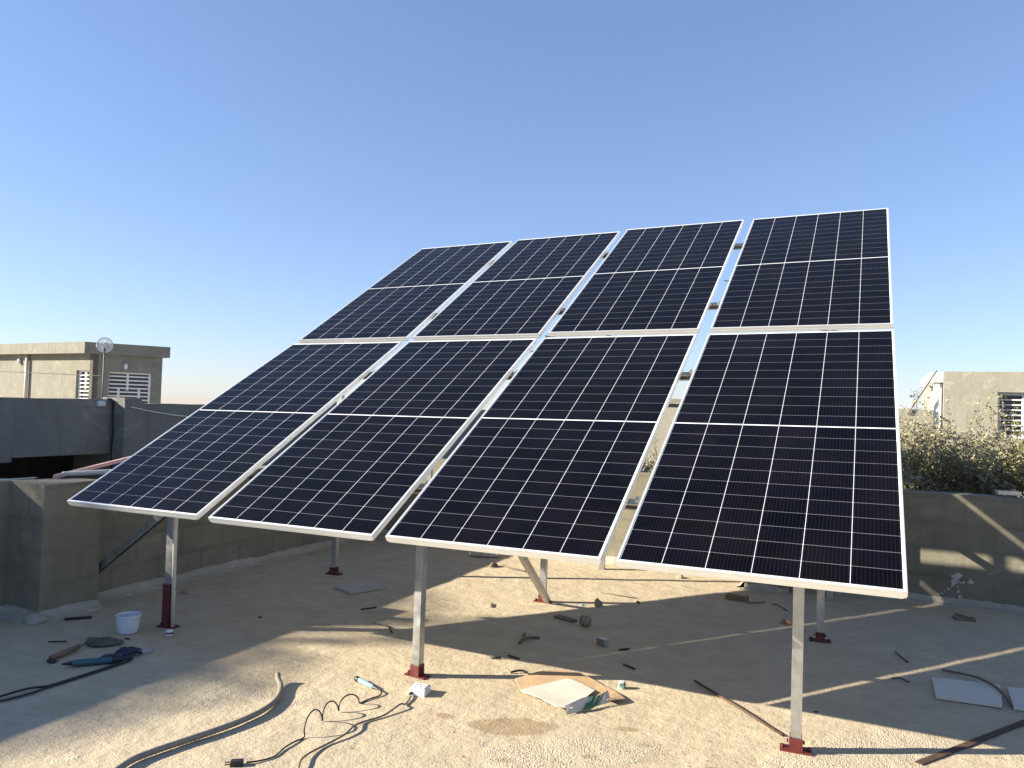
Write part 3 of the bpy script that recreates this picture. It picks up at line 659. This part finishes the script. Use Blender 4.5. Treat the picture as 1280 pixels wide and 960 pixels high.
# bucket
b_ = thing('bucket', 'small ribbed milky white plastic bucket near the left wall', 'bucket', (.39, .15, .002))
bm = bmesh.new(); n_ = 48; prof = [(.052, 0), (.055, .002), (.060, .03), (.064, .06), (.068, .098), (.071, .10), (.073, .108), (.071, .112), (.066, .110), (.063, .09), (.056, .03), (.050, .006)]
rings = []
for j, (r_, z) in enumerate(prof):
    rings.append([bm.verts.new(((r_ + (.0018 * math.cos(k * math.pi) if 1 < j < 5 else 0)) * math.cos(2 * math.pi * k / n_), (r_ + (.0018 * math.cos(k * math.pi) if 1 < j < 5 else 0)) * math.sin(2 * math.pi * k / n_), z)) for k in range(n_)])
for a, b in zip(rings, rings[1:]):
    for k in range(n_): bm.faces.new((a[k], a[(k + 1) % n_], b[(k + 1) % n_], b[k]))
bm.faces.new(rings[0][::-1]); bm.faces.new(rings[-1])
link('body', bm, M['bucketm'], b_)
bm = bmesh.new(); tube(bm, [Vector((.073 * math.cos(t), .073 * math.sin(t) * .99, .104 - .012 * math.sin(t * 1.0) ** 2)) for t in [k * math.pi / 20 for k in range(21)]], .0022, 6); link('handle', bm, M['white'], b_, True)

# small pot
b_ = thing('small_pot', 'small white pot with a dark printed band at the foot of the front left post', 'pot', (.655, .235, .001))
bm = bmesh.new(); tube(bm, [(0, 0, 0), (0, 0, .004), (0, 0, .030), (0, 0, .034)], [.019, .0215, .0215, .019], 20); link('body', bm, M['white'], b_)
bm = bmesh.new(); tube(bm, [(0, 0, .012), (0, 0, .022)], .0219, 20); link('band', bm, M['navy'], b_)

# trowel
t_ = thing('trowel', 'mortar-caked brick trowel with a worn wooden handle on the left', 'trowel', (.45, -.17, 0))
bm = bmesh.new(); tube(bm, [(.045, -.245, .018), (.035, -.20, .019), (.015, -.12, .020), (-.005, -.045, .021)], [.016, .017, .015, .013], 10); link('handle', bm, M['wood'], t_, True)
bm = bmesh.new(); tube(bm, smooth_path([(-.005, -.045, .021), (-.02, 0, .022), (-.012, .025, .05), (.0, .04, .022)], 6), .005, 8); link('shank', bm, M['steel'], t_, True)
bm = bmesh.new(); pts = [(-.035, .02), (-.075, .045), (-.10, .085), (-.095, .115), (-.02, .165), (.085, .175), (.115, .155), (.11, .10), (.075, .045), (.03, .01)]
poly_prism(bm, [(x, y, .012 + .006 * noise.noise(Vector((x * 20, y * 20, 0)))) for x, y in pts], 0, .006); bmesh.ops.triangulate(bm, faces=[f for f in bm.faces if len(f.verts) > 4]); bmesh.ops.subdivide_edges(bm, edges=bm.edges[:], cuts=2)
for v in bm.verts:
    if v.co.z > .015: v.co.z += .006 * noise.noise(v.co * 40)
link('blade', bm, M['steel'], t_)
bm = rock_bm((.035, .022, .016), 5); lpart('mortar_lump', bm, M['black'], t_, Vector((.058, -.25, 0)))

# dark work glove beside a teal grinder
g_ = thing('work_glove', 'navy rubber-palmed work glove with a pale cuff crumpled on the left', 'glove', (.76, -.23, .0))
bm = rock_bm((.055, .085, .03), 12, 3); link('palm', bm, M['navy'], g_, True)
for k, (x, y, a, L) in enumerate(((.03, .065, .15, .075), (.008, .08, .35, .085), (-.015, .085, .6, .08), (-.035, .075, .9, .065))):
    bm = bmesh.new(); d = Vector((math.sin(-a) + .5, math.cos(a) * .9, 0)).normalized()
    tube(bm, smooth_path([(x, y - .03, .02), Vector((x, y, .030)) + d * L * .4, Vector((x, y, .012)) + d * L], 5), [.013 - .0004 * q for q in range(11)], 8); link('finger', bm, M['navy'], g_, True)
bm = bmesh.new(); tube(bm, smooth_path([(.04, -.02, .015), (.075, .01, .022), (.085, .05, .012)], 5), .012, 8); link('thumb', bm, M['navy'], g_, True)
bm = bmesh.new(); tube(bm, [(.02, .12, .012), (.055, .20, .013)], [.022, .026], 12); bmesh.ops.scale(bm, vec=(1, 1, .55), verts=bm.verts[:]); link('cuff', bm, M['knit'], g_, True)
t_ = thing('die_grinder', 'teal handled electric grinder lying in front of the navy glove', 'grinder', (.70, -.37, .0))
def along(a, b, t): return Vector(a).lerp(Vector(b), t)
A_, B_ = (-.03, -.045, .02), (.105, .10, .02)
bm = bmesh.new(); tube(bm, [along(A_, B_, t) for t in (0, .05, .5, .95, 1)], [.012, .0175, .019, .0175, .012], 14); link('body', bm, M['teal'], t_, True)
bm = bmesh.new(); tube(bm, [along(A_, B_, t) for t in (-.25, -.05, 0)], [.004, .011, .013], 12); link('collar', bm, M['black'], t_, True)
bm = bmesh.new(); tube(bm, [along(A_, B_, t) for t in (-.55, -.2)], .003, 8); link('spindle', bm, M['galv'], t_, True)
bm = bmesh.new(); tube(bm, [along(A_, B_, t) for t in (1, 1.1, 1.35)], [.015, .012, .006], 12); link('cable_sleeve', bm, M['black'], t_, True)
bm = bmesh.new()
tube(bm, smooth_path([(.86, -.20, .008), (.868, -.33, .008), (.865, -.47, .008), (.859, -.673, .008), (.86, -.80, .008), (.80, -1.02, .008), (.75, -1.2, .008)]), .0055, 6)
tube(bm, smooth_path([(.845, -.24, .008), (.85, -.36, .008), (.85, -.50, .008), (.842, -.66, .008), (.815, -.76, .018), (.77, -.95, .008), (.70, -1.15, .008)]), .0055, 6)
tag(link('power_cord', bm, M['black'], smooth=True), 'doubled black power cord running from the glove to the left edge', 'cord')

# corrugated hose
bm = bmesh.new(); hp_ = smooth_path([(1.776, -.045, .045), (1.80, -.07, .032), (1.862, -.118, .018), (1.947, -.239, .017), (1.99, -.372, .017), (1.992, -.527, .017), (1.967, -.667, .017), (1.937, -.792, .017), (1.909, -.91, .017), (1.897, -1.014, .017), (1.93, -1.14, .017), (1.98, -1.3, .017)], 14)
tube(bm, hp_, [.0130 + (.0014 if k % 2 else 0) for k in range(len(hp_))], 12); tag(link('hose', bm, M['pvc'], smooth=True), 'grey corrugated hose curving over the sunlit floor in the foreground', 'hose')

# tester with its springy cord
t_ = thing('electric_tester', 'pale teal soldering-iron style tester with a thin metal probe on the sunlit floor', 'tool', (2.19, .15, 0))
A_, B_ = (-.075, .03, .013), (.075, -.025, .013)
bm = bmesh.new(); tube(bm, [along(A_, B_, t) for t in (.0, .06, .3, .6, .93, 1)], [.008, .0125, .0135, .012, .0105, .007], 12); link('body', bm, M['tealp'], t_, True)
bm = bmesh.new(); tube(bm, [along(A_, B_, t) for t in (-.1, -.02, .08, .16)], [.006, .0145, .0145, .0137], 12); link('collar', bm, M['black'], t_, True)
bm = bmesh.new(); tube(bm, [along(A_, B_, t) for t in (-.50, -.05)], .0022, 6); link('probe', bm, M['steel'], t_)
bm = bmesh.new(); tube(bm, [along(A_, B_, t) for t in (.97, 1.25)], [.007, .004], 8); link('cable_sleeve', bm, M['black'], t_)
bm = bmesh.new()
cp = [(2.285, .115, .012), (2.325, .10, .014), (2.345, .065, .006), (2.325, .0, .005)]
TP = [(2.316, -.063), (2.287, -.192), (2.291, -.317), (2.335, -.497)]
for (xa, ya), (xb, yb), hh in zip(TP, TP[1:], (.055, .062, .075)):
    for k in range(8):
        th = math.pi * k / 8; e = (1 - math.cos(th)) / 2
        cp.append((xa + (xb - xa) * e - .012 * math.sin(th), ya + (yb - ya) * e, .005 + hh * math.sin(th)))
cp += [(2.335, -.497, .005), (2.33, -.56, .006), (2.332, -.62, .005), (2.35, -.70, .005), (2.325, -.76, .006), (2.297, -.80, .010)]
tube(bm, smooth_path(cp, 8), .0035, 6)
tag(link('looped_cord', bm, M['black'], smooth=True), 'thin black cord rising in three loops between the teal tester and its plug', 'cord')
bm = bmesh.new(); box(bm, (-.03, -.016, 0), (.022, .016, .022)); bevel(bm, .006, 2); T = Matrix.Translation((2.27, -.82, 0)) @ Matrix.Rotation(.7, 4, 'Z')
for x in (-.01, .01): tube(bm, [(-.03, x, .011), (-.05, x, .011)], .0022, 6)
bm.transform(T); tag(link('plug', bm, M['black']), 'black mains plug at the end of the looped cord, bottom edge', 'plug')

# socket outlet box
s_o = thing('socket_box', 'white surface socket box on the floor in front of the middle front post', 'socket box', (2.50, .195, 0), .18)
bm = bmesh.new(); box(bm, (-.043, -.043, 0), (.043, .043, .038)); bevel(bm, .004, 2); link('body', bm, M['white'], s_o)
bm = bmesh.new(); box(bm, (-.036, -.036, .0375), (.036, .036, .041)); bevel(bm, .002); link('face_plate', bm, M['winw'], s_o)
bm = bmesh.new()
for x, y in ((-.018, .012), (-.004, .018), (-.018, -.014), (.008, -.01), (.02, .004)): box(bm, (x - .003, y - .0045, .0408), (x + .003, y + .0045, .0422))
link('socket_hole', bm, M['black'], s_o)
bm = bmesh.new(); tube(bm, [(-.028, -.040, .016), (-.034, -.058, .014)], [.009, .006], 8); link('cable_gland', bm, M['black'], s_o)
bm = bmesh.new(); tube(bm, smooth_path([(2.473, .150, .014), (2.50, .10, .010), (2.519, .03, .007), (2.519, -.016, .022), (2.506, -.133, .008), (2.467, -.238, .007), (2.472, -.32, .018), (2.482, -.405, .012), (2.466, -.523, .007), (2.466, -.625, .012), (2.493, -.707, .018), (2.56, -.80, .008), (2.62, -.9, .007)], 8), .0045, 7)
tag(link('extension_cable', bm, M['cable'], smooth=True), 'dusty brown cable running from the white socket box to the bottom edge', 'cable')

# flattened carton
c_ = thing('cardboard_carton', 'flattened dusty cardboard carton with a raised green-printed flap on the sunlit floor', 'cardboard', (3.1, .6, 0)); oc = Vector((-3.1, -.6, 0))
def sheet(pts, z, th, bend, seed, cuts=3):
    bm = bmesh.new(); poly_prism(bm, [(x, y, 0) for x, y in pts], 0, th); bmesh.ops.triangulate(bm, faces=[f for f in bm.faces if len(f.verts) > 4]); bmesh.ops.subdivide_edges(bm, edges=bm.edges[:], cuts=cuts, use_grid_fill=True)
    for v in bm.verts: v.co.z += z + bend * (noise.noise(Vector((v.co.x * 6, v.co.y * 6, seed))) * .5 + .5)
    return bm
lpart('brown_sheet', sheet([(2.851, .60), (2.944, .782), (3.013, .851), (3.128, .86), (3.329, .742), (3.46, .615), (3.40, .54), (3.302, .586), (3.25, .44), (3.05, .42), (2.96, .45)], .003, .004, .022, 1), M['card'], c_, oc)
lpart('inner_sheet', sheet([(2.985, .487), (3.105, .715), (3.20, .67), (3.30, .61), (3.275, .345), (3.201, .325), (3.10, .37), (2.965, .415)], .018, .004, .020, 4), M['cardin'], c_, oc)
bm = bmesh.new()
a0, a1 = Vector((3.262, .312, .004)), Vector((3.405, .555, .012)); b0, b1 = Vector((3.245, .335, .035)), Vector((3.375, .59, .055))
nn = 12
for th, flip in ((0, 0), (.004, 1)):
    rows = []
    for i in range(nn + 1):
        t = i / nn; w_ = .006 * math.sin(t * 9)
        rows.append((bm.verts.new(a0.lerp(a1, t) + Vector((-th + w_ * .3, th * .6, 0))), bm.verts.new(b0.lerp(b1, t) + Vector((-th + w_, th * .6, .008 * math.sin(t * 6))))))
    for r1, r2 in zip(rows, rows[1:]): bm.faces.new((r1[0], r2[0], r2[1], r1[1]) if not flip else (r1[1], r2[1], r2[0], r1[0]))
fl_ = lpart('raised_flap', bm, M['cardin'], c_, oc)
bm = bmesh.new()
nf_ = (a1 - a0).cross(b0 - a0).normalized()
for (t0_, t1_, s0_, s1_) in ((.34, .46, .0, .55), (.48, .56, .15, .95), (.60, .66, .05, .8), (.44, .62, .0, .14), (.72, .76, .3, .9)):
    q = []
    for t, s in ((t0_, s0_), (t1_, s0_), (t1_ + .14, s1_), (t0_ + .14, s1_)):
        q.append(bm.verts.new(a0.lerp(a1, t).lerp(b0.lerp(b1, t), s) + nf_ * .006))
    bm.faces.new(q)
r_ = bmesh.ops.extrude_face_region(bm, geom=bm.faces[:])
for v in [g for g in r_['geom'] if isinstance(g, bmesh.types.BMVert)]: v.co -= nf_ * .004
lpart('green_print', bm, M['green'], fl_, oc)


# boards
def slab(name, label, cat, pts, z, th, mat, group=None, bev=.0):
    bm = bmesh.new(); poly_prism(bm, [(x, y, 0) for x, y in pts], z, z + th)
    c = Vector((sum(p[0] for p in pts) / len(pts), sum(p[1] for p in pts) / len(pts), 0)); 
    for v in bm.verts: v.co -= c
    o = link(name, bm, mat); o.location = c; return tag(o, label, cat, group)
slab('board', 'pale board lying flat on the floor beside the curved dark rod, left of two', 'board', [(4.911, 1.826), (4.909, 1.496), (5.212, 1.521), (5.250, 1.885)], .003, .014, M['board'])
slab('board', 'pale board at the right edge, under the end of the dark rod', 'board', [(5.280, 1.867), (5.262, 1.524), (5.60, 1.60), (5.58, 1.93)], .003, .014, M['board'])
slab('stone_tile', 'pale square tile lying flat in the shade under the left panels', 'tile', [(.732, 1.741), (.973, 1.638), (1.095, 1.943), (.873, 2.026)], .003, .012, M['tile'])
bm = bmesh.new(); tube(bm, smooth_path([(4.98, 2.03, .008), (5.08, 1.97, .02), (5.158, 1.90, .028), (5.225, 1.76, .028), (5.262, 1.545, .012)], 6), .007, 7); tag(link('bent_rod', bm, M['woodg'], smooth=True), 'curved dark rod lying across the two pale boards', 'rod')
bm = bmesh.new(); tube(bm, [(3.714, 1.087, .010), (3.97, .83, .014), (4.226, .584, .007)], .0065, 8); tag(link('rebar_rod', bm, M['rust'], smooth=True), 'thin rusty rod crossing the shadow edge left of the near right post', 'rod')
bm = bmesh.new(); sweep(bm, [(-.017, 0), (.017, 0), (.017, .003), (-.014, .003), (-.014, .022), (-.017, .022)], (4.779, .584, .005), (5.50, 1.68, .012), (0, -1, 0)); tag(link('angle_iron', bm, M['rust']), 'rusty angle iron lying at the bottom right corner', 'steel bar')

# stones, wood and scraps
def rock(x, y, size, seed, mat, name, label, cat):
    o = link(name, rock_bm(size, seed), mat); o.location = (x, y, -.003); o.rotation_euler = (0, 0, seed); return tag(o, label, cat)
rock(2.731, 2.339, (.036, .03, .055), 3, M['rock'], 'stone', 'pointed brown stone in the strip of sun right of the middle post', 'stone')
rock(2.62, 2.30, (.022, .014, .012), 7, M['tealp'], 'teal_scrap', 'small teal scrap beside the pointed stone', 'scrap')
rock(4.062, 2.612, (.05, .038, .028), 6, M['brick'], 'brick_chip', 'reddish brick chip left of the back right post', 'brick chip')
rock(1.435, 3.181, (.05, .045, .035), 8, M['woodg'], 'rubble_lump', 'dark lump of rubble at the far shadow edge', 'rubble')
rock(3.05, 4.3 - .62, (.04, .03, .03), 9, M['rock'], 'stone', 'pale stone by the foot of the back wall', 'stone')
def stick(name, label, cat, a, b, r=.004, mat='black', mid=None, z=.007):
    bm = bmesh.new(); pts = [(*a, z)] + ([(*mid, z + .006)] if mid else []) + [(*b, z)]
    A0 = Vector(pts[0]); pts = [Vector(p) - A0 for p in pts]
    tube(bm, smooth_path(pts, 5) if mid else pts, r, 6); o = link(name, bm, M[mat], None, True); o.location = A0; return tag(o, label, cat)
def plank(name, label, cat, x, y, L, W, H, rz, mat, tilt=0.0, rough=.003):
    bm = bmesh.new(); box(bm, (-L / 2, -W / 2, 0), (L / 2, W / 2, H)); bmesh.ops.subdivide_edges(bm, edges=bm.edges[:], cuts=2, use_grid_fill=True); jag(bm, rough, 25, x * 10)
    o = link(name, bm, M[mat]); o.location = (x, y, .002 + abs(math.sin(tilt)) * L / 2); o.rotation_euler = (0, tilt, rz); return tag(o, label, cat)
# flat wood scrap with a ring-shaped offcut standing against it
plank('wood_scrap', 'flat dark wood scrap at the sunlit shadow edge, left of the round offcut', 'wood', 2.655, 1.865, .17, .055, .014, -.35, 'woodg')
bm = bmesh.new(); tube(bm, [(0, 0, .036), (.05, .012, .036)], .036, 16); r_ = bmesh.ops.create_cone(bm, cap_ends=True, segments=16, radius1=.026, radius2=.026, depth=.002, matrix=Matrix.Translation((.052, .0125, .036)) @ Matrix.Rotation(R(90), 4, 'Y'))
o = link('round_offcut', bm, M['rock'], None, True); o.location = (2.80, 1.80, 0); o.rotation_euler = (0, 0, -.45); tag(o, 'short round offcut standing on its side in the panel shadow', 'offcut')
# channel offcut block
k_ = thing('steel_block', 'small grey metal block standing upright in the panel shadow', 'steel block', (3.065, 1.44, .001), -.35)
bm = bmesh.new(); box(bm, (-.036, -.016, 0), (.036, .016, .048)); bevel(bm, .003); link('body', bm, M['galv'], k_)
bm = bmesh.new()
for x in range(5):
    for z in range(3): box(bm, (-.028 + x * .013, -.0175, .010 + z * .012), (-.021 + x * .013, -.0155, .016 + z * .012))
link('slots', bm, M['black'], k_)
bm = bmesh.new(); tube(bm, [(0, 0, .0), (0, 0, .012), (0, 0, .020), (0, 0, .034), (0, 0, .036)], [.017, .019, .0165, .0165, .012], 16); o = link('bottle_cap', bm, M['white']); o.location = (3.386, .80, 0); tag(o, 'small white cap with green stripes standing on the sunlit floor', 'cap')
for dx in (-.008, .004):
    b2 = bmesh.new(); box(b2, (dx, -.0195, .006), (dx + .006, -.0155, .031)); link('green_stripe', b2, M['green'], o)
for dx in (-.008, .004):
    b2 = bmesh.new(); box(b2, (.0155, dx, .006), (.0195, dx + .006, .031)); link('green_stripe', b2, M['green'], o)
# crushed plastic bottle beyond
bt = thing('crushed_bottle', 'crushed clear plastic bottle half in shade beyond the middle posts', 'bottle', (1.17, 3.52, .0), .25)
bm = bmesh.new(); pts = [(-.14 + .02 * k, 0, .03) for k in range(15)]; tube(bm, pts, [.012, .018, .032, .036, .034, .03, .034, .036, .031, .034, .037, .033, .036, .036, .028], 14); jag(bm, .012, 25, 3); bmesh.ops.scale(bm, vec=(1, 1.1, .7), verts=bm.verts[:]); link('body', bm, M['clear'], bt, True)
bm = bmesh.new(); tube(bm, [(-.16, 0, .021), (-.138, 0, .021)], .015, 12); link('cap', bm, M['white'], bt)
plank('wood_scrap', 'reddish wood scrap lying in the shade at the back right wall', 'wood', 5.226, 3.45, .14, .075, .018, .1, 'wood')
plank('wood_scrap', 'dark stick leaning over the reddish scrap by the back wall', 'wood', 5.235, 3.50, .13, .016, .012, -.25, 'woodg', .12)
plank('wood_scrap', 'brown wood block in the shade in front of the wall pillar', 'wood', 3.63, 3.13, .17, .07, .035, -.15, 'wood')
stick('twig', 'dark twig right of the brown wood block near the wall pillar', 'twig', (3.72, 3.05), (3.84, 3.14), .005, 'woodg')
stick('twig', 'thin dark twig behind the near right post', 'twig', (3.90, 3.13), (4.02, 2.98), .005, 'woodg', (3.95, 3.08))
stick('twig', 'forked scrap of bark in the shade left of the steel block, upper piece', 'twig', (2.55, 1.40), (2.585, 1.30), .008, 'woodg', (2.56, 1.36))
stick('twig', 'forked scrap of bark in the shade left of the steel block, lower piece', 'twig', (2.60, 1.20), (2.665, 1.37), .009, 'woodg', (2.60, 1.30))
stick('cable_scrap', 'black cable scrap lying just inside the shadow above the carton, left one', 'scrap', (2.565, .865), (2.625, .895), .006)
stick('cable_scrap', 'black cable scrap lying just inside the shadow above the carton, right one', 'scrap', (2.64, .955), (2.72, .935), .006)
stick('cable_scrap', 'black cable scrap on the post shadow left of the carton', 'scrap', (2.775, .70), (2.86, .745), .006, 'black', (2.82, .74))
stick('cable_scrap', 'black cable scrap in the shade right of the steel block', 'scrap', (3.19, 1.40), (3.235, 1.45), .007)
stick('cable_scrap', 'black cable scrap in the shade above the striped cap', 'scrap', (3.29, 1.16), (3.37, 1.11), .006)
stick('cable_scrap', 'thin bent black wire in the shade beyond the pale boards', 'scrap', (4.735, 2.28), (4.80, 2.08), .0045, 'black', (4.76, 2.17))
stick('cable_scrap', 'tiny black wire curl left of the pale boards', 'scrap', (4.70, 1.71), (4.79, 1.69), .004, 'black', (4.745, 1.72))
stick('cable_scrap', 'bent black wire on the sunlit floor left of the middle front post', 'scrap', (1.58, 1.09), (1.80, .98), .0055, 'black', (1.70, 1.07))
stick('cable_scrap', 'short dark stick in the shade beyond the hose', 'scrap', (1.305, 1.32), (1.36, 1.43), .005)
stick('cable_scrap', 'black peg-like scrap by the foot of the left pillar', 'scrap', (-.17, .12), (-.07, .24), .010)
stick('cable_scrap', 'short dark nail above the trowel', 'scrap', (.18, -.22), (.26, -.16), .004)
stick('twig', 'dark twig in the sun beyond the middle back post, crossing the rubble', 'twig', (1.47, 3.28), (1.80, 3.12), .007, 'woodg', (1.62, 3.16))
stick('twig', 'short twig in the sun in front of the middle brace foot', 'twig', (2.02, 1.98), (2.06, 1.88), .006, 'woodg')
stick('twig', 'thin straw lying in the sun near the back wall shadow', 'twig', (2.62, 2.75), (2.93, 2.72), .003, 'woodg')
stick('cable_scrap', 'black clip in the sun at the end of the thin straw', 'scrap', (2.96, 2.62), (2.98, 2.59), .009)
rock(.04, .78, (.04, .03, .012), 14, M['woodg'], 'mortar_crumb', 'dark crumb of mortar behind the front left post', 'rubble')
rock(-.10, 1.02, (.05, .03, .015), 15, M['rock'], 'mortar_crumb', 'flat crumb of mortar near the left wall fillet', 'rubble')
rock(1.19, 2.30, (.018, .014, .012), 16, M['black'], 'pebble', 'black pebble in the shade left of the middle front post', 'pebble')
rock(.84, .82, (.014, .012, .010), 17, M['black'], 'pebble', 'tiny black pebble in the open shade between the left posts', 'pebble')
rock(4.344, .979, (.012, .016, .006), 18, M['black'], 'leaf_scrap', 'small dark leaf right of the near right post', 'leaf')
rock(.50, .06, (.02, .012, .008), 19, M['black'], 'pebble', 'black bit beside the foot of the front left post', 'pebble')

# fine grit strewn on the roof: far too many grains to count
bm = bmesh.new()
for _ in range(2600):
    x = rnd.uniform(-.3, 6.0); y = rnd.uniform(-1.6, 3.85); s = abs(rnd.gauss(0, .0022)) + .0015
    if rnd.random() < .45: x = rnd.gauss(3.5, .35); y = rnd.gauss(-.1, .25)
    elif rnd.random() < .25: x = rnd.gauss(4.7, .3); y = rnd.gauss(.55, .2)
    z = gz(x, y)
    vs = [bm.verts.new((x + s * math.cos(a + x), y + s * math.sin(a + x) * .8, z - .0005)) for a in (0, 2.1, 4.2)]; t = bm.verts.new((x + s * .2, y, z + s * 1.0))
    for k in range(3): bm.faces.new((vs[k], vs[(k + 1) % 3], t))
g = link('grit', bm, M['rock']); g['kind'] = 'stuff'; g['label'] = 'fine pale grit strewn over the concrete roof floor'
